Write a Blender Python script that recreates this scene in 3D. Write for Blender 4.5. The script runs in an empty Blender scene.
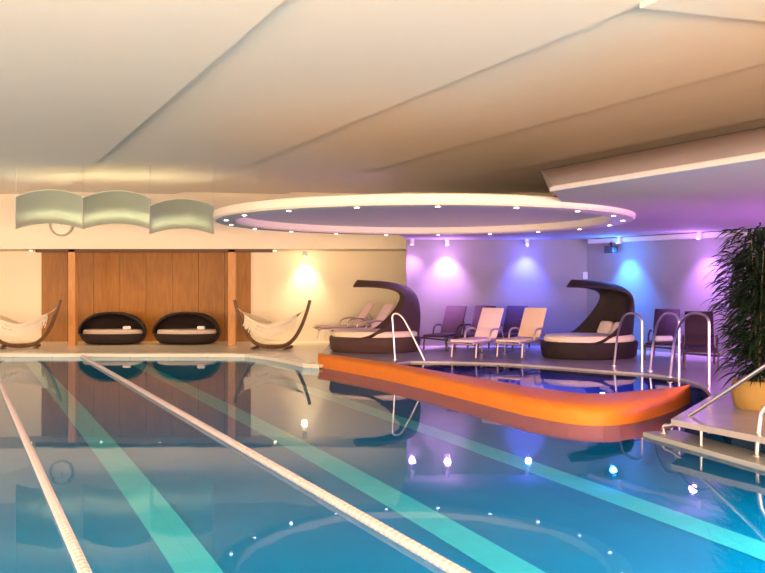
import bpy, bmesh, math, random
from mathutils import Vector, Matrix
random.seed(7)
F = 860.0; H = 1.9; HY = 284.0; CX = 382.5
COL = bpy.context.scene.collection
PI = math.pi

# ---------------------------------------------------------------- survey helpers (metres; water of the big pool is z = 0)
def P(px, py, z):
    Y = F*(H-z)/(py-HY)
    return Vector(((px-CX)/F*Y, Y, z))
def Q(px, py, Y):
    return Vector(((px-CX)/F*Y, Y, H+(HY-py)/F*Y))
def PX(px, Y): return (px-CX)/F*Y
def axis(u, Y, z=0.0): return Vector((u-0.496*Y, Y, z))      # lines parallel to the lanes

# ---------------------------------------------------------------- materials
def mat(name, col, rough=0.5, metal=0.0, bump=None, var=None, emit=None, spec=0.5, sheen=0, transl=0, wave=None):
    m = bpy.data.materials.new(name); m.use_nodes = True
    nt = m.node_tree; b = nt.nodes['Principled BSDF']
    b.inputs['Base Color'].default_value = (*col, 1)
    b.inputs['Roughness'].default_value = rough
    b.inputs['Metallic'].default_value = metal
    b.inputs['Specular IOR Level'].default_value = spec
    tc = nt.nodes.new('ShaderNodeTexCoord')
    if var:                                   # (second colour, scale, stretch)
        c2, sc, st = var
        mp = nt.nodes.new('ShaderNodeMapping'); mp.inputs['Scale'].default_value = st
        nt.links.new(tc.outputs['Object'], mp.inputs[0])
        n = nt.nodes.new('ShaderNodeTexNoise'); n.inputs['Scale'].default_value = sc; n.inputs['Detail'].default_value = 5
        nt.links.new(mp.outputs[0], n.inputs['Vector'])
        r = nt.nodes.new('ShaderNodeValToRGB')
        r.color_ramp.elements[0].position = .35; r.color_ramp.elements[1].position = .65
        r.color_ramp.elements[0].color = (*col, 1); r.color_ramp.elements[1].color = (*c2, 1)
        nt.links.new(n.outputs['Fac'], r.inputs[0]); nt.links.new(r.outputs[0], b.inputs['Base Color'])
    if bump:                                  # (scale, strength)
        n = nt.nodes.new('ShaderNodeTexNoise'); n.inputs['Scale'].default_value = bump[0]
        nt.links.new(tc.outputs['Object'], n.inputs['Vector'])
        bn = nt.nodes.new('ShaderNodeBump'); bn.inputs['Strength'].default_value = bump[1]; bn.inputs['Distance'].default_value = .02
        nt.links.new(n.outputs['Fac'], bn.inputs['Height']); nt.links.new(bn.outputs[0], b.inputs['Normal'])
    if wave:                                  # woven look: (scale, strength)
        ws = []
        for d in ('X', 'Z'):
            w = nt.nodes.new('ShaderNodeTexWave'); w.bands_direction = d; w.inputs['Scale'].default_value = wave[0]
            nt.links.new(tc.outputs['Object'], w.inputs['Vector']); ws.append(w)
        mx = nt.nodes.new('ShaderNodeMath'); mx.operation = 'MULTIPLY'
        nt.links.new(ws[0].outputs['Fac'], mx.inputs[0]); nt.links.new(ws[1].outputs['Fac'], mx.inputs[1])
        bn = nt.nodes.new('ShaderNodeBump'); bn.inputs['Strength'].default_value = wave[1]; bn.inputs['Distance'].default_value = .01
        nt.links.new(mx.outputs[0], bn.inputs['Height']); nt.links.new(bn.outputs[0], b.inputs['Normal'])
    if emit:
        b.inputs['Emission Color'].default_value = (*emit[0], 1); b.inputs['Emission Strength'].default_value = emit[1]
    return m

def tile_mat(name, c1, c2, mortar, size, rough=.2):
    m = mat(name, c1, rough); nt = m.node_tree; b = nt.nodes['Principled BSDF']
    tc = [n for n in nt.nodes if n.type == 'TEX_COORD'][0]
    br = nt.nodes.new('ShaderNodeTexBrick'); br.offset = 0
    mp = nt.nodes.new('ShaderNodeMapping'); mp.inputs['Rotation'].default_value = (0, 0, -math.atan(.496))
    nt.links.new(tc.outputs['Object'], mp.inputs[0]); nt.links.new(mp.outputs[0], br.inputs['Vector'])
    br.inputs['Color1'].default_value = (*c1, 1); br.inputs['Color2'].default_value = (*c2, 1); br.inputs['Mortar'].default_value = (*mortar, 1)
    br.inputs['Scale'].default_value = 1; br.inputs['Brick Width'].default_value = size; br.inputs['Row Height'].default_value = size
    br.inputs['Mortar Size'].default_value = size*.012
    nt.links.new(br.outputs['Color'], b.inputs['Base Color'])
    return m

def water_mat(name, tint, bumps, ior=1.4):
    m = bpy.data.materials.new(name); m.use_nodes = True; nt = m.node_tree
    for n in list(nt.nodes): nt.nodes.remove(n)
    out = nt.nodes.new('ShaderNodeOutputMaterial'); mix = nt.nodes.new('ShaderNodeMixShader')
    gl = nt.nodes.new('ShaderNodeBsdfGlossy'); gl.inputs['Roughness'].default_value = .025
    tr = nt.nodes.new('ShaderNodeBsdfRefraction'); tr.inputs[0].default_value = (*tint, 1); tr.inputs['IOR'].default_value = 1.333; tr.inputs['Roughness'].default_value = 0
    fr = nt.nodes.new('ShaderNodeFresnel'); fr.inputs['IOR'].default_value = ior
    tc = nt.nodes.new('ShaderNodeTexCoord'); n = nt.nodes.new('ShaderNodeTexNoise'); n.inputs['Scale'].default_value = 1.3
    n.inputs['Detail'].default_value = 2
    bn = nt.nodes.new('ShaderNodeBump'); bn.inputs['Strength'].default_value = bumps; bn.inputs['Distance'].default_value = .02
    nt.links.new(tc.outputs['Object'], n.inputs['Vector']); nt.links.new(n.outputs['Fac'], bn.inputs['Height'])
    nt.links.new(bn.outputs[0], gl.inputs['Normal']); nt.links.new(bn.outputs[0], tr.inputs['Normal'])
    nt.links.new(fr.outputs[0], mix.inputs[0]); nt.links.new(tr.outputs[0], mix.inputs[1]); nt.links.new(gl.outputs[0], mix.inputs[2])
    nt.links.new(mix.outputs[0], out.inputs[0])
    return m

M = {}
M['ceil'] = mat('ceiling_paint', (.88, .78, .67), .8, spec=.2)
M['soffit'] = mat('soffit_shade_paint', (.46, .39, .43), .8, spec=.2)  # darker than the ceiling paint, stands in for shade on soffit and slope
M['ringpaint'] = mat('ring_paint', (.66, .58, .53), .6, spec=.2)
M['pelmet'] = mat('pelmet_paint', (.45, .42, .45), .6)
M['cream'] = mat('cream_paint', (.86, .76, .60), .75, bump=(6, .05))
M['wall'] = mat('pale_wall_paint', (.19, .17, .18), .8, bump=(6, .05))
M['white'] = mat('white_paint', (.88, .85, .82), .5)
M['wood'] = mat('honey_wood', (.34, .135, .011), .42, var=((.27, .10, .007), 3, (6, 6, .7)))
M['woodpost'] = mat('post_wood', (.62, .29, .09), .4, var=((.52, .22, .065), 4, (8, 8, .7)))
M['darkwood'] = mat('dark_wood', (.09, .035, .015), .45)
M['framewood'] = mat('bent_larch', (.16, .075, .03), .45, var=((.11, .05, .02), 4, (6, 1, 1)))
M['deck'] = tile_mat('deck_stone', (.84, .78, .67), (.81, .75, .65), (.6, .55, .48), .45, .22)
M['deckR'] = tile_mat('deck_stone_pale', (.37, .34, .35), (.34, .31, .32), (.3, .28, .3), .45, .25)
M['basedark'] = tile_mat('base_shade_tiles', (.05, .045, .06), (.045, .04, .055), (.03, .03, .04), .1, .25)  # recess shade under the raised deck, put into the tile colour
M['ledge'] = mat('grey_ledge_stone', (.33, .33, .33), .4)
M['coping'] = mat('coping_stone', (.82, .77, .68), .3)
M['poolfloor'] = tile_mat('pool_tiles', (.0, .34, .47), (.0, .31, .44), (.01, .33, .44), .3, .4)
M['poolwall'] = tile_mat('dark_pool_wall_tiles', (.0, .10, .2), (.0, .09, .19), (.01, .1, .2), .2, .4)
M['stripe'] = tile_mat('mint_lane_tiles', (.40, .85, .68), (.36, .80, .64), (.3, .7, .6), .2, .4)
M['hydrofloor'] = tile_mat('deep_blue_tiles', (.01, .12, .62), (.01, .11, .58), (.02, .14, .6), .2, .3)
M['orange'] = mat('orange_mosaic', (.74, .225, .028), .5, spec=.25, var=((.82, .21, .02), 8, (1, 1, 1)))
M['water'] = water_mat('pool_water', (.34, .86, 1.0), .07, 1.34)
M['water2'] = water_mat('spa_water', (.6, .8, 1.0), .12, 1.4)
M['steel'] = mat('polished_steel', (.62, .60, .60), .32, 1)
M['wicker'] = mat('dark_wicker', (.018, .008, .009), .6, wave=(14, .8))
M['wickerp'] = mat('brown_wicker', (.07, .03, .026), .55, wave=(14, .8))
M['cushion'] = mat('pale_cushion', (.62, .50, .44), .9, bump=(30, .1))
M['cushionc'] = mat('cream_cushion', (.80, .66, .52), .9, bump=(30, .1))
M['mauve'] = mat('mauve_sling', (.05, .014, .028), .8, bump=(60, .1))
M['pinkwhite'] = mat('blush_towelling', (.85, .62, .66), .9, bump=(60, .1))
M['beige'] = mat('beige_towelling', (.80, .60, .42), .9, bump=(60, .1))
M['plum'] = mat('plum_sling', (.022, .005, .016), .8, bump=(60, .1))
M['alu'] = mat('mauve_aluminium', (.50, .38, .42), .35, .6)
M['darkalu'] = mat('dark_frame', (.05, .025, .03), .4, .3)
M['sail'] = mat('sail_cloth', (.80, .84, .72), .7)
_nt = M['sail'].node_tree; _b = _nt.nodes['Principled BSDF']; _t = _nt.nodes.new('ShaderNodeBsdfTranslucent'); _t.inputs[0].default_value = (.85, .88, .75, 1)
_m = _nt.nodes.new('ShaderNodeMixShader'); _m.inputs[0].default_value = .45
_nt.links.new(_b.outputs[0], _m.inputs[1]); _nt.links.new(_t.outputs[0], _m.inputs[2]); _nt.links.new(_m.outputs[0], _nt.nodes['Material Output'].inputs[0])
M['sailedge'] = mat('sail_batten', (.85, .84, .78), .4)
M['rope'] = mat('lane_float_plastic', (.52, .47, .52), .4)
M['led'] = mat('led_lens', (1, 1, 1), .3, emit=((.92, .88, 1.0), 14))
M['lampwarm'] = mat('warm_lens', (1, 1, 1), .3, emit=((1, .82, .55), 12))
M['lampviolet'] = mat('violet_lens', (1, 1, 1), .3, emit=((.85, .6, 1), 12))
M['lampblue'] = mat('blue_lens', (1, 1, 1), .3, emit=((.45, .6, 1), 12))
M['black'] = mat('black_plastic', (.012, .012, .014), .5)
M['hamm'] = mat('cream_canvas', (.80, .66, .46), .9, bump=(40, .1))
M['fringe'] = mat('cream_cord', (.85, .76, .62), .9)
M['plumcush'] = mat('plum_cushion_cloth', (.20, .07, .08), .9)
M['leaf'] = mat('dark_leaf', (.004, .012, .007), .6, spec=.25, var=((.007, .022, .008), 3, (1, 1, 1)))
M['stem'] = mat('cane_stem', (.10, .07, .03), .7)
M['pot'] = mat('woven_pot', (.32, .20, .06), .7, wave=(18, .8))
M['soil'] = mat('potting_soil', (.03, .02, .012), .95)
M['clockface'] = mat('clock_face', (.88, .82, .66), .5)
M['clockrim'] = mat('clock_rim', (.40, .38, .30), .4)
M['towel'] = mat('white_towel', (.86, .84, .86), .95, bump=(60, .2))
M['dome'] = mat('dome_paint', (.62, .56, .58), .8)

# ---------------------------------------------------------------- mesh helpers
class MB:
    def __init__(s): s.bm = bmesh.new()
    def box(s, c, d, rz=0.0, rx=0, ry=0, bev=0.0):
        r = bmesh.ops.create_cube(s.bm, size=1)
        m = Matrix.Translation(Vector(c)) @ Matrix.Rotation(rz, 4, 'Z') @ Matrix.Rotation(ry, 4, 'Y') @ Matrix.Rotation(rx, 4, 'X') @ Matrix.Diagonal((*d, 1))
        bmesh.ops.transform(s.bm, matrix=m, verts=r['verts'])
        if bev:
            es = set(e for v in r['verts'] for e in v.link_edges)
            bmesh.ops.bevel(s.bm, geom=list(es), offset=bev, segments=3, affect='EDGES', profile=.5)
        return s
    def prism(s, pts, z0, z1):
        b = [s.bm.verts.new((p[0], p[1], z0)) for p in pts]; t = [s.bm.verts.new((p[0], p[1], z1)) for p in pts]
        s.bm.faces.new(t); s.bm.faces.new(b[::-1])
        n = len(pts)
        for i in range(n):
            j = (i+1) % n; s.bm.faces.new((b[i], b[j], t[j], t[i]))
        return s
    def flat(s, pts, z):
        f = s.bm.faces.new([s.bm.verts.new((p[0], p[1], z)) for p in pts]); f.normal_update()
        if f.normal.z < 0: f.normal_flip()
        return s
    def grid(s, fn, nu, nv, closeu=False, thick=0.0):
        V = [[s.bm.verts.new(fn(i/(nu if closeu else nu), j/nv)) for j in range(nv+1)] for i in range(nu if closeu else nu+1)]
        fs = []
        for i in range(nu):
            for j in range(nv):
                a = V[i]; b = V[(i+1) % len(V)]
                fs.append(s.bm.faces.new((a[j], b[j], b[j+1], a[j+1])))
        if thick:
            bmesh.ops.recalc_face_normals(s.bm, faces=fs)
            bmesh.ops.solidify(s.bm, geom=fs, thickness=thick)
        return s
    def tube(s, pts, r, n=10, closed=False, cap=True):
        pts = [Vector(p) for p in pts]; N = len(pts); rings = []
        rs = r if isinstance(r, (list, tuple)) else [r]*N
        up = None
        for i in range(N):
            a = pts[i-1] if (i > 0 or closed) else pts[i]; b = pts[(i+1) % N] if (i < N-1 or closed) else pts[i]
            d = (b-a).normalized()
            if up is None:
                up = Vector((0, 0, 1)) if abs(d.z) < .9 else Vector((1, 0, 0))
            x = d.cross(up)
            if x.length < 1e-4: x = d.orthogonal()
            x.normalize(); y = x.cross(d).normalized(); up = y
            rings.append([s.bm.verts.new(pts[i]+(x*math.cos(2*PI*k/n)+y*math.sin(2*PI*k/n))*rs[i]) for k in range(n)])
        for i in range(N if closed else N-1):
            A = rings[i]; B = rings[(i+1) % N]
            for k in range(n): s.bm.faces.new((A[k], A[(k+1) % n], B[(k+1) % n], B[k]))
        if cap and not closed:
            s.bm.faces.new(rings[0][::-1]); s.bm.faces.new(rings[-1])
        return s
    def lathe(s, prof, c=(0, 0, 0), n=32, sx=1, sy=1):
        R = []
        for (r, z) in prof:
            if r < 1e-5: R.append([s.bm.verts.new((c[0], c[1], c[2]+z))])
            else: R.append([s.bm.verts.new((c[0]+r*sx*math.cos(2*PI*k/n), c[1]+r*sy*math.sin(2*PI*k/n), c[2]+z)) for k in range(n)])
        for i in range(len(R)-1):
            a, b = R[i], R[i+1]
            for k in range(n):
                l = (k+1) % n
                if len(a) == 1 and len(b) > 1: s.bm.faces.new((a[0], b[l], b[k]))
                elif len(b) == 1 and len(a) > 1: s.bm.faces.new((a[k], a[l], b[0]))
                elif len(a) > 1: s.bm.faces.new((a[k], a[l], b[l], b[k]))
        return s
    def build(s, name, m, parent=None, smooth=False, loc=None, recalc=True):
        if recalc: bmesh.ops.recalc_face_normals(s.bm, faces=s.bm.faces)
        me = bpy.data.meshes.new(name); s.bm.to_mesh(me); s.bm.free()
        me.materials.append(m if not isinstance(m, str) else M[m])
        if smooth:
            for p in me.polygons: p.use_smooth = True
            try: me.set_sharp_from_angle(angle=math.radians(40))
            except Exception: pass
        o = bpy.data.objects.new(name, me); COL.objects.link(o)
        if parent: o.parent = parent
        if loc is not None: o.location = loc
        return o

def arc(pts, k=4):                      # rounds a polyline (Chaikin)
    pts = [Vector(p) for p in pts]
    for _ in range(k):
        n = [pts[0]]
        for a, b in zip(pts[:-1], pts[1:]):
            n += [a*.75+b*.25, a*.25+b*.75]
        n.append(pts[-1]); pts = n
    return pts

def struct(o): o['kind'] = 'structure'; return o
def tag(o, label, cat, group=None, kind=None):
    o['label'] = label; o['category'] = cat
    if group: o['group'] = group
    if kind: o['kind'] = kind
    return o
def empty(name, loc, rz=0.0):
    o = bpy.data.objects.new(name, None); COL.objects.link(o); o.location = loc; o.rotation_euler = (0, 0, rz)
    o.empty_display_size = .1
    return o
def copy_tree(o, parent=None):
    c = o.copy(); COL.objects.link(c); c.parent = parent
    for ch in [x for x in bpy.data.objects if x.parent == o and x is not c]:
        if ch.parent == o: copy_tree(ch, c)
    return c

# ================================================================ THE SETTING
DZ = .08      # far deck
RZ = .30      # raised deck
SZ = 3.05     # low soffit
YA = 27.3; YF = 25.4; YB = 22.3

deck1_edge = [P(225, 354, DZ), P(245, 354.3, DZ), P(265, 356.5, DZ), P(285, 360, DZ), P(303, 364, DZ), Vector((-1.42, 19.3, DZ))]
outer_px = [(318, 367.5), (340, 371), (360, 375), (380, 379), (400, 383.5), (425, 389.5), (450, 396), (475, 402.5), (500, 409), (525, 415.5), (550, 420.5), (568, 423.5), (585, 425.3), (603, 425.8), (620, 424.8), (636, 422.5), (650, 419), (664, 414.5), (675, 410.5), (684, 406), (691, 401)]
outer = [P(x, y, 0) for x, y in outer_px]
inner_px = [(318, 353), (340, 355.7), (360, 358.5), (380, 361.2), (400, 364.2), (425, 368.5), (450, 373), (475, 377), (500, 381.3), (525, 385.5), (550, 389), (568, 391.5), (585, 393), (603, 393), (620, 392), (636, 390.5), (650, 389.2), (664, 388), (674, 387.2), (682, 386.2), (688.5, 384.8)]
inner = [P(x, y, RZ) for x, y in inner_px]
far_px = [(396, 362.6), (410, 361), (450, 361.5), (500, 363), (550, 366), (600, 370), (643, 373), (670, 376), (686, 379), (699, 383), (706, 388)]
faredge = [P(x, y, RZ) for x, y in far_px]
dR0 = P(671, 419, RZ); dR1 = P(765, 437.5, RZ)
dRdir = (dR1-dR0).normalized(); dRfar = dR1+dRdir*8
d712 = P(712, 395, RZ)

# decks
pts = [(-15.9, 22.36)]+[(p.x, p.y) for p in deck1_edge]+[(-1.42, YA), (-15.9, YA)]
struct(MB().prism(pts, -1.4, DZ).build('floor', 'deck'))
# coping along the far pool edge
cb = MB()
line = [Vector((-15.9, 22.36, 0))]+[Vector((p.x, p.y, 0)) for p in deck1_edge]
def strip(mb, line, w, z0, z1, side=1):
    L = []; n = len(line)
    for i, p in enumerate(line):
        a = line[max(i-1, 0)]; b = line[min(i+1, n-1)]; d = (b-a).normalized(); nn = Vector((-d.y, d.x, 0))*side
        L.append(p+nn*w)
    return mb.prism([(p.x, p.y) for p in line]+[(p.x, p.y) for p in L[::-1]], z0, z1)
strip(cb, [p+Vector((0, -.03, 0)) for p in line], .33, .02, DZ+.012)
struct(cb.build('trim_1', 'coping'))

pts = [(-1.42, 19.95), (-1.42, YA), (12.9, YA), (12.9, dRfar.y), (dRfar.x, dRfar.y), (dR1.x, dR1.y), (dR0.x, dR0.y), (d712.x, d712.y)]
pts += [(p.x, p.y) for p in faredge[::-1]]+[(p.x, p.y) for p in inner[3::-1]]
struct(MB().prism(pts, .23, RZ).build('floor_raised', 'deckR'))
# the base under the raised deck, set back to leave the dark recess
off = Vector((.42, .2, 0))
pts2 = [(-1.41, 20.2), (-1.41, YA), (12.9, YA), (12.9, dRfar.y), (dRfar.x+1.2, dRfar.y+.3), (dR1.x+1.1, dR1.y+.5), (dR0.x+1.0, dR0.y+.7), (d712.x+.2, d712.y+.3)]
pts2 += [(p.x+.01, p.y+.03) for p in faredge[::-1]]+[(inner[3].x, inner[3].y+.03)]+[(inner[0].x+.1, inner[0].y+.1)]
struct(MB().prism(pts2, -1.4, .23).build('floor_base', 'basedark'))

# orange overflow rim
rb = MB(); rows = []
for o_, i_ in zip(outer, inner):
    d = Vector((i_.x-o_.x, i_.y-o_.y, 0))
    row = [Vector((o_.x, o_.y, -.03)), Vector((o_.x, o_.y, .15))]
    for t, z in ((.02, .19), (.06, .225), (.14, .25), (.35, .275), (.7, .292), (.97, .30), (1.0, .29)):
        row.append(Vector((o_.x, o_.y, 0))+d*t+Vector((0, 0, z)))
    row.append(Vector((i_.x, i_.y, -.03)))
    rows.append([rb.bm.verts.new(v) for v in row])
for a, b in zip(rows[:-1], rows[1:]):
    for k in range(len(a)-1): rb.bm.faces.new((a[k], b[k], b[k+1], a[k+1]))
rb.bm.faces.new(rows[0]); rb.bm.faces.new(rows[-1][::-1])
struct(strip(MB(), [Vector((p.x, p.y, 0)) for p in outer], .12, -1.4, -.03, 1).build('wall_spa', 'poolwall'))
rim = rb.build('overflow_rim', 'orange', smooth=True)
tag(rim, 'long curved orange mosaic rim wall of the raised spa pool, ending in a rounded nose', 'pool wall')

# pool shells and water
struct(MB().flat([(-16, 0), (12.9, 0), (12.9, 23), (-16, 23)], -1.35).build('pool_floor', 'poolfloor', recalc=False))
hyd = [(p.x, p.y) for p in inner[4:]]+[(d712.x+.05, d712.y+.75)]+[(p.x, p.y) for p in faredge[::-1]]
struct(strip(MB(), [Vector((p.x, p.y, 0)) for p in inner], .03, -.62, -.03, -1).build('wall_spa_inner', 'hydrofloor'))
struct(MB().flat(hyd, -.55).build('spa_floor', 'hydrofloor', recalc=False))
tag(MB().flat(hyd, .262).build('spa_water', 'water2', recalc=False), 'deep blue water of the raised spa pool behind the orange rim', 'water', kind='stuff')
wp = [(-15.95, 1), (dRfar.x+1.6, 1), (dRfar.x+1.2, dRfar.y+.3), (dR1.x+1.1, dR1.y+.5), (dR0.x+1.0, dR0.y+.7), (d712.x+.2, d712.y+.3), (outer[-1].x, outer[-1].y)]
wp += [(p.x, p.y) for p in outer[-2::-1]]+[(p.x, p.y) for p in deck1_edge[::-1]]+[(-15.95, 22.36)]
tag(MB().flat(wp, 0).build('pool_water', 'water', recalc=False), 'still blue mirror-like water of the large swimming pool', 'water', kind='stuff')
for k, u in enumerate((-.65, 1.98, 4.6, 6.95)):
    yend = 22.2 if u < 6 else 18.6
    a = [(u-.2-.496*1, 1), (u+.2-.496*1, 1), (u+.2-.496*yend, yend), (u-.2-.496*yend, yend)]
    struct(MB().prism(a, -1.349, -1.34).build('trim_%d' % (k+10), 'stripe'))
struct(MB().prism([(-15.9, -5.9), (12.9, -5.9), (12.9, 1), (-15.9, 1)], -1.4, DZ).build('floor_near', 'deck'))

# walls
def wallseg(name, a, b, z0, z1, m, th=.15):
    a = Vector((*a, 0)); b = Vector((*b, 0)); d = (b-a).normalized(); n = Vector((-d.y, d.x, 0))
    return struct(MB().prism([(a.x, a.y), (b.x, b.y), (b.x+n.x*th, b.y+n.y*th), (a.x+n.x*th, a.y+n.y*th)], z0, z1).build(name, m))
wallseg('wall_back', (-16, YA), (13, YA), 0, 4.9, 'cream')
wallseg('wall_left', (-16, -6), (-16, YA), -.6, 5, 'ceil')
wallseg('wall_front', (13, -6), (-16, -6), -.6, 5, 'cream')
wallseg('wall_right', (13, YA), (13, -6), -.6, 5, 'cream')
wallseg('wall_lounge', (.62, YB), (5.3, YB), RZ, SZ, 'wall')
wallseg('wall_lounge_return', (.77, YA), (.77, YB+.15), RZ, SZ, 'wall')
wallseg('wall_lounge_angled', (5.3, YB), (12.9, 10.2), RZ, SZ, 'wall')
# bulkhead over the niches
struct(MB().box(((-16+13)/2, (YF+YA)/2, (2.935+4.78)/2), (29, YA-YF, 4.78-2.935)).build('wall_bulkhead', 'cream'))
# wood panelling of the niche, posts, header
xl, xr = PX(42, YA), PX(251, YA)
wd = MB(); n = 8; w = (xr-xl)/n
for i in range(n): wd.box((xl+w*(i+.5), YA-.03, (2.93+DZ)/2), (w-.008, .05, 2.93-DZ), bev=.004)
struct(wd.build('wall_panelling', 'wood'))
for k, px in enumerate((71.5, 231.5)):
    struct(MB().box((PX(px, YF), YF+.12, (2.935+DZ)/2), (.21, .22, 2.935-DZ), bev=.01).build('trim_%d' % (2+k), 'woodpost'))
struct(MB().box(((PX(35, YF)+PX(272, YF))/2, YF+.06, 2.885), (PX(272, YF)-PX(35, YF), .1, .10), bev=.008).build('trim_4', 'darkwood'))

# ceiling: long pitched panels parallel to the lanes, each ending in a small step
cb = MB()
edges = [-14, 3.07, 6.5, 9.7, 12.9, 16.1, 19.3, 22.5, 26]
for i in range(len(edges)-1):
    u0, u1 = edges[i], edges[i+1]
    z0 = 4.60 if i == 0 else 4.62; z1 = 4.55
    for (ua, za, ub, zb) in ((u0, z0, u1, z1), (u1, z1, u1, 4.62)):
        cb.bm.faces.new([cb.bm.verts.new(axis(ua, -6, za)), cb.bm.verts.new(axis(ub, -6, zb)), cb.bm.verts.new(axis(ub, YA, zb)), cb.bm.verts.new(axis(ua, YA, za))])
cb.bm.faces.new([cb.bm.verts.new(v) for v in (axis(-14, -6, 4.6), axis(-14, YA, 4.6), axis(-30, YA, 4.6), axis(-30, -6, 4.6))])
for co, no in (((-16, 0, 0), (-1, 0, 0)), ((13, 0, 0), (1, 0, 0)), ((0, YF, 0), (0, 1, 0))):
    g = cb.bm.verts[:]+cb.bm.edges[:]+cb.bm.faces[:]
    bmesh.ops.bisect_plane(cb.bm, geom=g, plane_co=co, plane_no=no, clear_outer=True)
struct(cb.build('ceiling', 'ceil', recalc=False))
struct(MB().box((-1.5, 10.6, 5.0), (29.3, 33.6, .1)).build('ceiling_deck', 'ceil'))
# lower flat ceiling near the camera side
q0 = Q(640, 8, 8.1); q1 = Q(765, 22, 8.53)
d = (q1-q0); t = (12.9-q0.x)/d.x
zl = 4.50
struct(MB().prism([(q0.x, q0.y), (12.9, q0.y+d.y*t), (12.9, -5.9), (q0.x+.496*(q0.y+5.9), -5.9)], zl, 4.72).build('ceiling_near', 'ceil'))

# low soffit over the lounge, hugging the ring
RC = Vector((.70, 15.2, 0)); RO = 3.62; RI = 3.22
e0 = P(553, 190, SZ); e1 = P(765, 157, SZ); ed = (e1-e0).normalized(); eN = e1+ed*16
t = (eN.y+5.5)/-ed.y if False else 0
endp = e0+ed*((e0.y+5.5)/abs(ed.y))
sp = [(e0.x, e0.y)]
a0 = math.atan2(e0.y+.9-RC.y, e0.x+.9-RC.x)
for k in range(17):
    a = a0+(math.radians(97)-a0)*k/16
    sp.append((RC.x+(RO-.06)*math.cos(a), RC.y+(RO-.06)*math.sin(a)))
sp += [(.62, YB+.02), (.62, YB+.15), (5.4, YB+.15), (12.9, 10.4), (12.9, -5.5), (endp.x, endp.y)]
sl = MB(); zt2 = 4.5; V = [sl.bm.verts.new(v) for v in ((e0.x+.03, e0.y, SZ+.05), (endp.x+.03, endp.y, SZ+.05), (endp.x+6.0, endp.y, zt2), (13.33-.496*19.6, 19.6, zt2), (e0.x+.4, e0.y+2.0, SZ+.05))]
sl.bm.faces.new((V[0], V[1], V[2], V[3])); sl.bm.faces.new((V[0], V[3], V[4]))
W = [sl.bm.verts.new((endp.x+6.1, -5.5, zt2)), sl.bm.verts.new((12.9, 19.6, zt2))]; sl.bm.faces.new((V[2], W[0], W[1], V[3]))
struct(sl.build('ceiling_slope', 'soffit'))  # tilted up and away from the lights, shaped so this facet stays dark
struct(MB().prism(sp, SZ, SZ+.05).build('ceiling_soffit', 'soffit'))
# thin bright drip edge on the soffit
n_ = Vector((-ed.y, ed.x, 0))
if n_.x > 0: n_ = -n_
struct(MB().prism([(e0.x, e0.y), (endp.x, endp.y), (endp.x+n_.x*.05, endp.y+n_.y*.05), (e0.x+n_.x*.05, e0.y+n_.y*.05)], SZ-.02, SZ+.03).build('trim_5', 'pelmet'))
# pelmet along the angled wall
wa = Vector((5.3, YB, 0)); wb = Vector((12.9, 10.2, 0)); wdv = (wb-wa).normalized(); wn = Vector((wdv.y, -wdv.x, 0))
if wn.y > 0: wn = -wn
p0 = wa+wdv*.35+wn*.02; p1 = wb
struct(MB().prism([(p0.x, p0.y), (p1.x, p1.y), (p1.x+wn.x*.3, p1.y+wn.y*.3), (p0.x+wn.x*.3, p0.y+wn.y*.3)], SZ-.13, SZ-.02).build('trim_6', 'pelmet'))

# ring canopy
ring = empty('ring_canopy', (RC.x, RC.y, 0))
tag(ring, 'large round white ceiling ring with a shallow lilac dome over the pool edge', 'ceiling ring')
zb, zt = 2.97, 3.13
MB().lathe([(RI, zb+.03), (RI+.03, zb), (RO-.03, zb), (RO, zb+.03), (RO, zt-.02), (RO-.03, zt), (RI, zt), (RI, zb+.03)], n=128).build('rim', 'ringpaint', ring, smooth=True)
MB().lathe([(RI-.005, zt-.02), (2.6, 3.22), (1.8, 3.29), (.9, 3.33), (0, 3.345), ], n=96).build('dome', 'dome', ring, smooth=True)

# ledge at water level by the steps, with small posts under the deck edge
l0 = P(643, 432, .05); l1 = P(765, 466, .05); ld = (l1-l0).normalized(); l2 = l1+ld*5
ln = Vector((-ld.y, ld.x, 0))
if ln.x < 0: ln = -ln
lg = MB().prism([(l0.x, l0.y), (l0.x+ln.x*.5, l0.y+ln.y*.5), (l2.x+ln.x*.28, l2.y+ln.y*.28), (l2.x, l2.y)], -.06, .05)
struct(lg.build('trim_7', 'ledge'))
for k, (px, zt_) in enumerate(((707, .14), (760, .14))):
    b = P(px, 441 if px < 720 else 458, .05)
# ================================================================ LIGHT
def light(kind, name, loc, energy, col, **kw):
    L = bpy.data.lights.new(name, kind); L.energy = energy; L.color = col
    o = bpy.data.objects.new(name, L); COL.objects.link(o); o.location = loc
    tgt = kw.pop('target', None)
    for k, v in kw.items(): setattr(L, k, v)
    if tgt is not None:
        dv = Vector(tgt)-Vector(loc); o.rotation_euler = dv.to_track_quat('-Z', 'Y').to_euler()
    return o
# added warm fill without fixtures, out of view, to brighten the ceiling
light('AREA', 'hall_fill', (-15.6, 5, 1.5), 1900, (1, .69, .42), shape='RECTANGLE', size=16, size_y=2, target=(-4, 8, 4.9))
light('AREA', 'hall_fill', (1.5, -5.6, 1.5), 6000, (1, .69, .42), shape='RECTANGLE', size=20, size_y=2, target=(1, 4, 5.5))
light('AREA', 'hall_fill', (12.6, 0, 1.3), 2000, (1, .69, .45), shape='RECTANGLE', size=9, size_y=1.6, target=(2, 5, 4.9))
light('AREA', 'hall_fill', (-15, 19, 1.6), 180, (1, .84, .62), shape='RECTANGLE', size=5, size_y=1.6, target=(-6, 22, 4.0))
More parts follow.
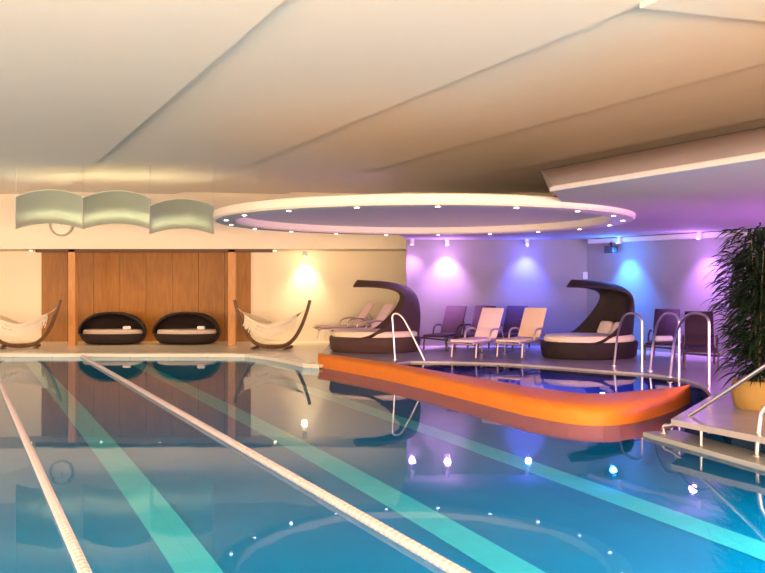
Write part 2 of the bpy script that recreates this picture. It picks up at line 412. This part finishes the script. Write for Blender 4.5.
# added underwater fill, out of view, to make the pool bluer
light('AREA', 'pool_fill', (-4, 1.1, -.6), 620, (.35, .92, 1), shape='RECTANGLE', size=18, size_y=.5, spread=math.radians(100), target=(-4, 8, -3.5))
light('AREA', 'pool_fill', (-15.6, 11, -.6), 340, (.35, .92, 1), shape='RECTANGLE', size=18, size_y=.5, spread=math.radians(100), target=(-6, 11, -3.8))
light('AREA', 'pool_fill', (5.2, 5.6, -.6), 260, (.4, .75, 1), shape='RECTANGLE', size=5, size_y=.5, spread=math.radians(100), target=(2, 7, -2))
for (x, y) in ((2.2, 14.4), (3.4, 13.3), (4.6, 13.4)):
    light('POINT', 'spa_fill', (x, y, -.1), 45, (.25, .4, 1), shadow_soft_size=.03)  # added fill, no lamp fittings here; deepens the blue of the spa
# niche
for px in (31, 101, 160, 275):
    x = PX(px, 26.2)
    light('SPOT', 'niche_light', (x, 26.2, 2.90), (45, 110, 110, 45)[(31, 101, 160, 275).index(px)], (1, .66, .32), spot_size=math.radians(120), spot_blend=.8, shadow_soft_size=.05, target=(x, 26.35, 0))
# added unseen spots above the sails, to brighten the cloth
for px, wy, we in ((50, 20.9, 170), (116, 20.9, 170), (182, 20.9, 170)):
    for dx in (-.45, .45):
        light('SPOT', 'sail_fill', (PX(px, wy)+dx, wy+.5, 4.48), we*.42, (1, .88, .68), spot_size=math.radians(120), spot_blend=1, shadow_soft_size=.12, target=(PX(px, wy)+dx, wy+.5, 0))

spots = [ # x, y, nx, ny, colour, energy, material, label
    (PX(305, YA-.25), YA-.25, (1, .80, .50), 190, 'lampwarm', 'warm white wall spotlight over the hammock on the cream wall'),
    (PX(412, YB-.2), YB-.2, (.62, .30, 1), 260, 'lampviolet', 'narrow violet wall spotlight at the left corner of the lounge wall'),
    (PX(447, YB-.25), YB-.25, (.68, .34, 1), 850, 'lampviolet', 'violet wall spotlight behind the mauve sun lounger'),
    (PX(527, YB-.25), YB-.25, (.09, .13, 1), 950, 'lampblue', 'indigo wall spotlight between cream lounger and hooded daybed'),
]
for s, c, e, m, lb in ((.28, (.03, .24, 1), 1500, 'lampblue', 'bright blue wall spotlight beside the black loudspeaker'), (.735, (.52, .22, 1), 850, 'lampviolet', 'lilac wall spotlight half hidden by the tall dark plant')):
    A = Vector((5.3, YB, 0)); B = Vector((8.0, 18.0, 0)); p = A+(B-A)*s+wn*.36
    spots.append((p.x, p.y, c, e, m, lb))
for (x, y, c, e, m, lb) in spots:
    zt_ = 2.925 if y > 26 else (SZ if y > 21.9 and x < 5.2 else SZ)
    r = empty('wall_spotlight', (x, y, zt_)); tag(r, lb, 'spotlight', 'spotlights washing the walls')
    bd = MB().lathe([(0, 0), (.06, 0), (.06, -.16), (.05, -.16), (.05, -.12), (0, -.12)], n=20).build('lamp_body', 'pelmet', r, smooth=True)
    MB().lathe([(0, -.125), (.047, -.125), (.047, -.135), (0, -.135)], n=20).build('lens', m, bd)
    wy = .22
    nx, ny = (0, 1) if x < 5.2 else (-wn.x, -wn.y)
    light('SPOT', 'wall_wash', (x-nx*.08, y-ny*.08, zt_-.15), e*1.25, c, spot_size=math.radians(84), spot_blend=1, shadow_soft_size=.06, target=(x+nx*.28, y+ny*.28, 1.2))
    light('POINT', 'wall_glow', (x-nx*.2, y-ny*.2, zt_-.45), e*.05, c, shadow_soft_size=.08)
# added violet fill for the lounge corner, in place of wall lamp bounce
light('AREA', 'lounge_fill', (9.5, 12.5, 1.2), 380, (.55, .13, .95), shape='RECTANGLE', size=4, size_y=1.2, target=(5, 15, 3.0))
# ring lights
lens0 = None
NR = 19
for k in range(NR):
    a = 2*PI*(k+.3)/NR
    x = RC.x+3.42*math.cos(a); y = RC.y+3.42*math.sin(a)
    if lens0 is None:
        r = empty('ring_downlight', (x, y, zb)); lens0 = r
        bz = MB().lathe([(.035, 0), (.05, 0), (.05, -.012), (.035, -.012), (.035, 0)], n=16).build('bezel', 'steel', r)
        MB().lathe([(0, -.002), (.034, -.002), (.034, -.014), (0, -.018)], n=16).build('lens', 'led', bz)
    else:
        r = copy_tree(lens0); r.location = (x, y, zb)
    tag(r, 'small bright recessed downlight in the white ceiling ring', 'downlight', 'downlights around the ceiling ring')
nd0 = None
for px in (31, 101, 160, 275):
    r = empty('niche_downlight', (PX(px, 26.2), 26.2, 2.935)); 
    bz = MB().lathe([(0, 0), (.07, 0), (.07, -.02), (0, -.02)], n=16).build('bezel', 'steel', r)
    MB().lathe([(0, -.02), (.045, -.02), (.045, -.026), (0, -.026)], n=16).build('lens', 'lampwarm', bz)
    tag(r, {31: 'small ceiling downlight above the leftmost hammock', 101: 'small ceiling downlight above the left wicker pod', 160: 'small ceiling downlight above the gap between the two wicker pods', 275: 'small ceiling downlight above the right hammock'}[px], 'downlight', 'downlights in the niche ceiling')

# ================================================================ SAILS
sails = [((16, 83), (193, 224), 'leftmost pale canvas sail under the ceiling, above the clock'),
         ((83, 150), (194, 224), 'middle pale canvas sail hanging under the ceiling'),
         ((150, 213), (202, 229), 'rightmost pale canvas sail, next to the ceiling ring')]
YN, YFs = 19.3, 22.6
for (xa, xb), (yt, yb), lb in sails:
    r = empty('ceiling_sail', (PX((xa+xb)/2, 21), 21, 3.6)); tag(r, lb, 'sail', 'canvas sails under the ceiling')
    base = Vector(r.location)
    zN = H+(HY-yt)/F*YN-.07; zF = H+(HY-yb)/F*YFs-.12
    def fs(s, t, base=base, xa=xa, xb=xb, zN=zN, zF=zF):
        Y = YFs+(YN-YFs)*t; px = xa+(xb-xa)*s
        z = zF+(zN-zF)*(t**.8)+.15*4*s*(1-s)-.10*math.sin(PI*t)
        return Vector((PX(px, Y), Y, z))-base
    MB().grid(fs, 20, 16, thick=.015).build('cloth', 'sail', r, smooth=True)
    for s in (0, 1):
        MB().tube([fs(s, j/12) for j in range(13)], .022, 8).build('batten', 'sailedge', r, smooth=True)
        for t in (0, 1):
            p = fs(s, t); MB().tube([p, Vector((p.x, p.y, 4.58-base.z))], .004, 6).build('cable', 'steel', r)

# clock on the bulkhead
c = Vector((PX(62, YF), YF, 3.66))
r = empty('wall_clock', c); tag(r, 'round pale wall clock on the bulkhead, half behind the left sail', 'clock')
def disc(mb, R0, R1, y0, y1, n=40):
    for (ra, rb_, ya, yb) in ((R0, R1, y1, y1), (R1, R1, y1, y0), (R1, R0, y0, y0), (R0, R0, y0, y1)):
        A = []; B = []
        for k in range(n):
            a = 2*PI*k/n
            A.append(mb.bm.verts.new((ra*math.cos(a), ya, ra*math.sin(a)))); B.append(mb.bm.verts.new((rb_*math.cos(a), yb, rb_*math.sin(a))))
        for k in range(n):
            l = (k+1) % n
            try: mb.bm.faces.new((A[k], A[l], B[l], B[k]))
            except Exception: pass
    return mb
disc(MB(), .30, .355, -.07, 0).build('rim', 'clockrim', r, smooth=True)
dl = disc(MB(), .001, .30, -.04, 0).build('dial', 'clockface', r)
MB().box((0, -.05, .09), (.02, .01, .20)).build('minute_hand', 'clockrim', dl)
MB().box((.04, -.055, .03), (.016, .01, .13), ry=.9).build('hour_hand', 'clockrim', dl)

# ================================================================ WICKER PODS
def make_pod():
    r = empty('wicker_pod', (0, 0, 0))
    # lower bowl
    MB().lathe([(.0, .02), (.72, .02), (.82, .04), (.95, .16), (1.0, .28), (1.0, .33), (.93, .33), (.90, .26), (0, .26)], n=48, sy=.62).build('base', 'wicker', r, smooth=True)
    MB().lathe([(0, .262), (.86, .262), (.90, .30), (.90, .40), (.86, .44), (0, .45)], n=48, sy=.60).build('cushion', 'cushion', r, smooth=True)
    def hood(u, v):       # rear half shell, open to the front
        th = -.18+(PI+.36)*u; ph = v*PI/2
        R = 1.02*math.cos(ph*.98)**.75
        return Vector((R*math.cos(th), R*.62*math.sin(th), .31+.66*math.sin(ph)**.95))
    MB().grid(hood, 40, 14, thick=.05).build('hood', 'wicker', r, smooth=True)
    pts = [Vector((1.0*math.cos(a), -.12-.05*math.sin(a), .33+.62*math.sin(a))) for a in [PI*k/24 for k in range(25)]]
    MB().tube(pts, .035, 8).build('hood_edge', 'wicker', r, smooth=True)
    MB().box((.48, -.2, .50), (.24, .12, .11), bev=.04).build('pillow', 'towel', r, smooth=True)
    return r
pod = make_pod()
wpx = ((113, 'dark round wicker pod daybed, left of the two in the wooden niche'), (187, 'dark round wicker pod daybed, right of the two in the wooden niche'))
for i, (px, lb) in enumerate(wpx):
    o = pod if i == 0 else copy_tree(pod)
    o.location = (PX(px, 26.1), 26.1, DZ); o.rotation_euler.z = (0, -.03)[i]
    tag(o, lb, 'daybed', 'wicker pods in the niche')

# ================================================================ HAMMOCKS
def make_hammock():
    r = empty('hammock', (0, 0, 0))
    # bent wooden stand: long arc with two raised tips
    arcp = []
    for k in range(33):
        s = -1+2*k/32
        arcp.append(Vector((1.08*s*(1-.0*abs(s)), 0, .07+1.30*abs(s)**3.2)))
    MB().tube(arcp, [.045+.02*(1-abs(-1+2*k/32)) for k in range(33)], 8).build('stand', 'framewood', r, smooth=True)
    for x in (-.45, .45):
        MB().box((x, 0, .05), (.09, 1.0, .07), bev=.015).build('foot', 'framewood', r)
    def cloth(u, v):
        s = -1+2*u; w = .06+.52*(1-abs(s)**2.4)
        x = s*.84; y = (v-.5)*2*w
        z = .58+.46*abs(s)**1.5-.16*(1-(2*v-1)**2)*(1-s*s)+.13*(1-s*s)+.03*math.cos(3*PI*v+5*s)*(1-s*s)
        return Vector((x, y, z))
    MB().grid(cloth, 28, 12, thick=.012).build('cloth', 'hamm', r, smooth=True)
    for s in (-1, 1):
        b = MB(); tip = Vector((s*1.06, 0, 1.22))
        for k in range(7):
            b.tube([Vector((s*.84, (k-3)*.02, 1.02)), tip], .005, 5)
        b.build('rope', 'fringe', r)
    fr = MB()
    for k in range(44):
        s = -.86+1.72*k/43; w = .06+.52*(1-abs(s)**2.4); z = .58+.46*abs(s)**1.5+.13*(1-s*s)
        for q in (0, .03):
            fr.tube([Vector((s*.84, -w, z)), Vector((s*.84+.015+q, -w-.03, z-.1)), Vector((s*.84-.01-q, -w-.02, z-.30-.12*random.random()))], .011, 5)
    fr.build('fringe', 'fringe', r)
    MB().box((-.25, 0, .50+.09), (.42, .42, .14), ry=.15, bev=.06).build('pillow', 'plumcush', r, smooth=True)
    return r
hm = make_hammock()
hl = ((272, 24.0, -.12, 'cream canvas hammock on a bent wooden stand right of the niche post'), (20, 24.4, .25, 'cream canvas hammock on a bent wooden stand at the left edge of the photo'))
for i, (px, Y, rz, lb) in enumerate(hl):
    o = hm if i == 0 else copy_tree(hm)
    o.location = (PX(px, Y), Y, DZ); o.rotation_euler.z = rz
    tag(o, lb, 'hammock', 'hammocks on the far deck')

# ================================================================ SUN LOUNGERS
def make_lounger(cloth, frame):
    r = empty('sun_lounger', (0, 0, 0))
    f = MB()
    for y in (-.29, .29): f.tube([(-.95, y, .33), (.95, y, .33)], .022, 8)
    for x in (-.95, .28, .95): f.tube([(x, -.29, .29), (x, .33, .33)], .02, 8)
    f.build('frame', frame, r, smooth=True)
    for x in (-.78, .68):
        for y in (-.29, .29): MB().tube([(x, y, .33), (x+.05*(1 if x > 0 else -1), y, .012)], .02, 8).build('leg', frame, r, smooth=True)
    MB().box((-.33, 0, .37), (1.22, .54, .05), bev=.02).build('seat', cloth, r, smooth=True)
    L = .80; a = math.radians(56)
    b = MB().box((.28+math.cos(a)*L/2, 0, .38+math.sin(a)*L/2), (L, .54, .05), ry=-a, bev=.02)
    b.build('backrest', cloth, r, smooth=True)
    for y in (-.22, .22): MB().tube([(.28+math.cos(a)*.5, y, .35+math.sin(a)*.5), (.82, y, .34)], .014, 6).build('prop', frame, r)
    for y in (-.305, .305):
        MB().tube(arc([(-.15, y, .34), (-.1, y, .58), (.25, y, .60), (.42, y, .56)], 3), .022, 8).build('armrest', frame, r, smooth=True)
    return r
kinds = {'mauve': make_lounger('mauve', 'darkalu'), 'pink': make_lounger('pinkwhite', 'alu'), 'beige': make_lounger('beige', 'alu'), 'plum': make_lounger('plum', 'darkalu')}
used = set()
lg_spots = [
    ('pink', 348, 25.2, .40, 'pale sun lounger farthest left, behind the brown hooded daybed', 1),
    ('pink', 366, 23.6, .45, 'pale sun lounger just behind the tip of the brown hooded daybed', 1),
    ('mauve', 447, 21.1, 1.15, 'dark mauve sun lounger beside the brown hooded daybed, against the violet light', 1),
    ('mauve', 477, 21.1, 1.15, 'dark mauve sun lounger just left of the blush white one', 1),
    ('pink', 480, 19.3, 1.02, 'blush white sun lounger facing the spa pool', 1),
    ('mauve', 510, 21.1, 1.15, 'dark mauve sun lounger between the blush white and the beige ones', 1),
    ('beige', 524, 19.4, 1.02, 'beige towelling sun lounger facing the spa pool', 1),
    ('plum', 664, 18.4, 1.15, 'plum sun lounger right beside the dark hooded daybed', 1),
    ('plum', 700, 16.6, 1.25, 'plum sun lounger nearest the tall plant', 1),
]
for (k, px, Y, rz, lb, sc) in lg_spots:
    o = kinds[k] if k not in used else copy_tree(kinds[k]); used.add(k)
    o.location = (PX(px, Y), Y, RZ if px > 340 else RZ); o.rotation_euler.z = rz
    tag(o, lb, 'sun lounger', 'sun loungers on the raised deck')
# rolled towel on the plum lounger
tw = MB().tube([(-.17, 0, 0), (.17, 0, 0)], .06, 14)
o = tw.build('rolled_towel', 'towel', smooth=True); 
ty = 16.55; o.location = (PX(664, 18.0), 18.0, RZ+.395+.062); o.rotation_euler.z = .2
tag(o, 'small white rolled towel lying on a plum sun lounger', 'towel')

# ================================================================ HOODED DAYBEDS
def make_daybed(wk, cush):
    r = empty('hooded_daybed', (0, 0, 0))
    MB().lathe([(0, .0), (1.0, .0), (1.06, .05), (1.1, .30), (1.08, .36), (1.0, .36), (.98, .33), (0, .33)], n=56, sy=.80).build('base', wk, r, smooth=True)
    MB().lathe([(0, .335), (.98, .335), (1.02, .37), (1.02, .45), (.97, .49), (0, .50)], n=56, sy=.78).build('cushion', cush, r, smooth=True)
    def hood(u, v):
        # v: 0 at the base behind the head, 1 at the tip; u across
        p = [(1.06, .30), (1.12, 1.0), (.95, 1.50), (.40, 1.66), (-.42, 1.70)]
        q = arc([Vector((a, 0, b)) for a, b in p], 4)
        k = v*(len(q)-1); i = min(int(k), len(q)-2); c = q[i].lerp(q[i+1], k-i)
        w = (.84*(1-v**1.9)+.02)
        s = -1+2*u
        depth = (.22+1.25*max(0.0, 1-v/.52)**1.7+.25*(1-v))*abs(s)**1.5
        return Vector((c.x-depth*(1-.5*v), s*w, c.z-.16*abs(s)**2*(v)))
    MB().grid(hood, 22, 30, thick=.04).build('hood', wk, r, smooth=True)
    for s in (-.2, .3):
        MB().box((.62, s*1.2, .60), (.16, .46, .34), ry=.45, bev=.07).build('pillow', cush, r, smooth=True)
    return r
d1 = make_daybed('wickerp', 'cushionc'); d1.location = (PX(375, 20.6), 20.6, RZ); d1.rotation_euler.z = .05
tag(d1, 'brown wicker daybed with curved pointed hood at the left end of the raised deck', 'daybed')
d2 = make_daybed('wicker', 'cushionc'); d2.location = (PX(589, 18.9), 18.9, RZ); d2.rotation_euler.z = .28
tag(d2, 'near-black wicker daybed with curved hood behind the spa pool, in the blue light', 'daybed')

# ================================================================ HANDRAILS
def rail(name, pts, lb, r_=.022, k=3, posts=()):
    t = empty(name, pts[0]); b0 = Vector(pts[0])
    MB().tube([p-b0 for p in arc(pts, k)], r_, 10).build('tube', 'steel', t, smooth=True)
    for p in posts:
        pp = Vector(p)-b0
        MB().lathe([(.0, .0), (.05, 0), (.05, .012), (r_, .02)], c=pp, n=16).build('flange', 'steel', t, smooth=True)
    tag(t, lb, 'handrail'); return t
a = P(395, 360, RZ); zt_ = 1.25
b = Vector((PX(428, a.y-.1), a.y-.1, .15))
rail('pool_handrail', [a, Vector((a.x-.04, a.y, 1.0)), Vector((a.x-.07, a.y, 1.27)), Vector((a.x+.08, a.y, 1.28)), Vector((a.x+.22, a.y-.02, 1.12)), b], 'slanted steel handrail at the left end of the spa pool', posts=(a,))
for (px, py, pxt, pxe, lb) in ((642, 371, 629, 614, 'leftmost of the three arched steel handrails at the right of the spa pool'),
                              (679, 377, 667, 650, 'middle one of the three arched steel handrails at the right of the spa pool'),
                              (709, 384, 692, 670, 'rightmost of the three arched steel handrails, nearest the plant')):
    f0 = P(px, py, RZ); f0.y -= .12; f0.x = PX(px, f0.y)
    Yb = f0.y+1.1
    top = 1.9-(316-HY)/F*(f0.y+.2)
    e = Vector((PX(pxe, Yb), Yb, RZ+.0))
    f = Vector((f0.x, f0.y, .0))
    mid = Vector((PX(pxt-4, f0.y+.5), f0.y+.5, top+.06))
    rail('arched_handrail', [f, Vector((f0.x, f0.y, top-.25)), Vector((f0.x, f0.y, top+.02)), mid, Vector((e.x+.05, e.y-.1, top-.3)), e], lb, posts=(e,))
s0 = P(664, 433, .05)
s1 = Vector((PX(765, 9.7), 9.7, 1.9-82/F*9.7)); dv = s1-(s0+Vector((.06, -.06, .06)))
s2 = s1+dv*.6
rail('step_handrail', [s0, s0+Vector((-.01, .0, .10)), s0+Vector((.08, -.09, .10)), s0+dv*.5+Vector((.06, -.06, .06)), s2, s2+Vector((.15, -.2, .05)), s2+Vector((.3, -.4, -.55))], 'long sloping steel handrail at the pool steps, foot on the low ledge', r_=.024, k=2, posts=(s0,))
m0 = P(757, 456, .05); m1 = Vector((m0.x+.02, m0.y, .35))
rail('step_handrail', [m0, m1, m1+Vector((.04, .0, .25)), m1+Vector((.5, -.5, .75)), m1+Vector((1.0, -1.1, 1.0))], 'steel handrail post at the right edge of the photo, curving up over the steps', r_=.026, k=2, posts=(m0,))
g0 = P(707, 444, .05); g0 = Vector((g0.x, g0.y+.02, .05))
pst = MB().tube([(0, 0, 0), (0, 0, .179)], .018, 10).build('support_post', 'steel', smooth=True); pst.location = (dR0.x+.30*(dR1.x-dR0.x)+.06, dR0.y+.30*(dR1.y-dR0.y)+.02, .05)
tag(pst, 'short steel post under the edge of the raised deck by the steps', 'post')

# ================================================================ LANE ROPES
def lane_rope(u, y0, y1, lb):
    r = empty('lane_rope', axis(u, y0, 0)); base = Vector(r.location)
    d = (axis(u, y1)-axis(u, y0)); L = d.length; d.normalize()
    MB().tube([Vector((0, 0, .02)), d*L+Vector((0, 0, .02))], .012, 6).build('cable', 'steel', r)
    b = MB(); n = int(L/.085)
    for k in range(n):
        c0 = d*(k*.085+.002)+Vector((0, 0, .022))
        b.tube([c0, c0+d*.012, c0+d*.070, c0+d*.082], [.032, .043, .043, .032], 8)
    fo = b.build('floats', 'rope', r, smooth=True)
    tag(r, lb, 'lane rope')
lane_rope(.84, 2.5, 22.3, 'pale pink lane rope on the water at the left')
lane_rope(3.27, 2.5, 22.3, 'pale pink lane rope running diagonally through the middle of the pool')

# ================================================================ PLANT
pc = P(752, 411, RZ); pc.y += .25; pc.x = PX(757, pc.y)
pot = empty('plant_pot', (pc.x, pc.y, RZ)); tag(pot, 'round yellow-brown woven planter holding the tall dark plant', 'planter')
MB().lathe([(0, 0), (.25, 0), (.29, .06), (.31, .22), (.30, .36), (.28, .37), (.27, .33), (.0, .33)], n=40).build('basket', 'pot', pot, smooth=True)
MB().lathe([(0, .345), (.268, .335)], n=32).build('soil', 'soil', pot)
pl = empty('potted_tree', (pc.x, pc.y, RZ+.34)); tag(pl, 'tall dark bushy bamboo-like plant in the woven planter at the right', 'plant')
stems = []
rnd = random.Random(3)
for k in range(9):
    a = rnd.uniform(0, 2*PI); rr = rnd.uniform(.03, .15); h = rnd.uniform(1.4, 2.08); le = rnd.uniform(.1, .40)
    a2 = a+rnd.uniform(-.4, .4)
    pts = [Vector((rr*math.cos(a)+le*(t**1.6)*math.cos(a2), rr*math.sin(a)+le*(t**1.6)*math.sin(a2), h*t)) for t in [j/10 for j in range(11)]]
    stems.append(pts)
    MB().tube(pts, [.014*(1-.7*j/10) for j in range(11)], 6).build('stem', 'stem', pl, smooth=True)
lf = MB()
def leaf(mb, p, d, L, w):
    d = d.normalized(); side = d.cross(Vector((0, 0, 1)))
    if side.length < .05: side = Vector((1, 0, 0))
    side.normalize(); L_ = []; R_ = []; n = 4
    side = (side+Vector((0, 0, rnd.uniform(-.5, .5)))).normalized()
    for i in range(n+1):
        t = i/n; c = p+d*L*t+Vector((0, 0, -L*.55*t*t)); ww = w*math.sin(PI*(.12+.88*t))*(1 if i < n else 0)+.0005
        L_.append(mb.bm.verts.new(c-side*ww)); R_.append(mb.bm.verts.new(c+side*ww))
    for i in range(n): mb.bm.faces.new((L_[i], R_[i], R_[i+1], L_[i+1]))
for k in range(3600):
    st = rnd.choice(stems); t = rnd.uniform(.02, 1)**.85; q = t*10; i = min(int(q), 9); c = st[i].lerp(st[i+1], q-i)
    a = rnd.uniform(0, 2*PI); out = rnd.uniform(.0, .40)*(.75+.4*math.sin(PI*t))
    dd = Vector((math.cos(a), math.sin(a), rnd.uniform(-.3, .7)))
    leaf(lf, c+Vector((math.cos(a), math.sin(a), .25))*out, dd, rnd.uniform(.16, .32), rnd.uniform(.011, .02))
lf.build('foliage', 'leaf', pl, recalc=False)

# ================================================================ SMALL THINGS ON THE WALLS
w = MB().box((0, 0, 0), (.24, .02, .18), bev=.005).build('wall_notice', 'pelmet'); w.location = (PX(587.5, YB), YB-.012, H+(HY-275.5)/F*YB)
tag(w, 'small blank white notice plate on the lounge wall above the dark daybed', 'notice')
A = wa+wdv*.45; sp_ = A+wn*.75
sk = empty('loudspeaker', (PX(611, 21.15), 21.15, SZ-.13), -1.01); tag(sk, 'small black loudspeaker under the white pelmet by the blue light', 'loudspeaker')
MB().box((0, 0, -.17), (.30, .18, .17), bev=.02).build('cabinet', 'black', sk)
MB().box((0, .0, -.04), (.03, .06, .10)).build('bracket', 'black', sk)

# ================================================================ CAMERA, WORLD, VIEW
cam = bpy.data.cameras.new('camera'); co = bpy.data.objects.new('camera', cam); COL.objects.link(co)
co.location = (0, 0, H); co.rotation_euler = (PI/2, 0, 0)
cam.sensor_width = 36; cam.lens = F/765*36; cam.shift_y = -2.5/765; cam.clip_end = 200
S = bpy.context.scene; S.camera = co
wld = bpy.data.worlds.new('world'); S.world = wld; wld.use_nodes = True
wld.node_tree.nodes['Background'].inputs[0].default_value = (.5, .45, .45, 1); wld.node_tree.nodes['Background'].inputs[1].default_value = .1
S.view_settings.view_transform = 'Standard'; S.view_settings.look = 'None'; S.view_settings.gamma = 1
S.view_settings.exposure = 0.0
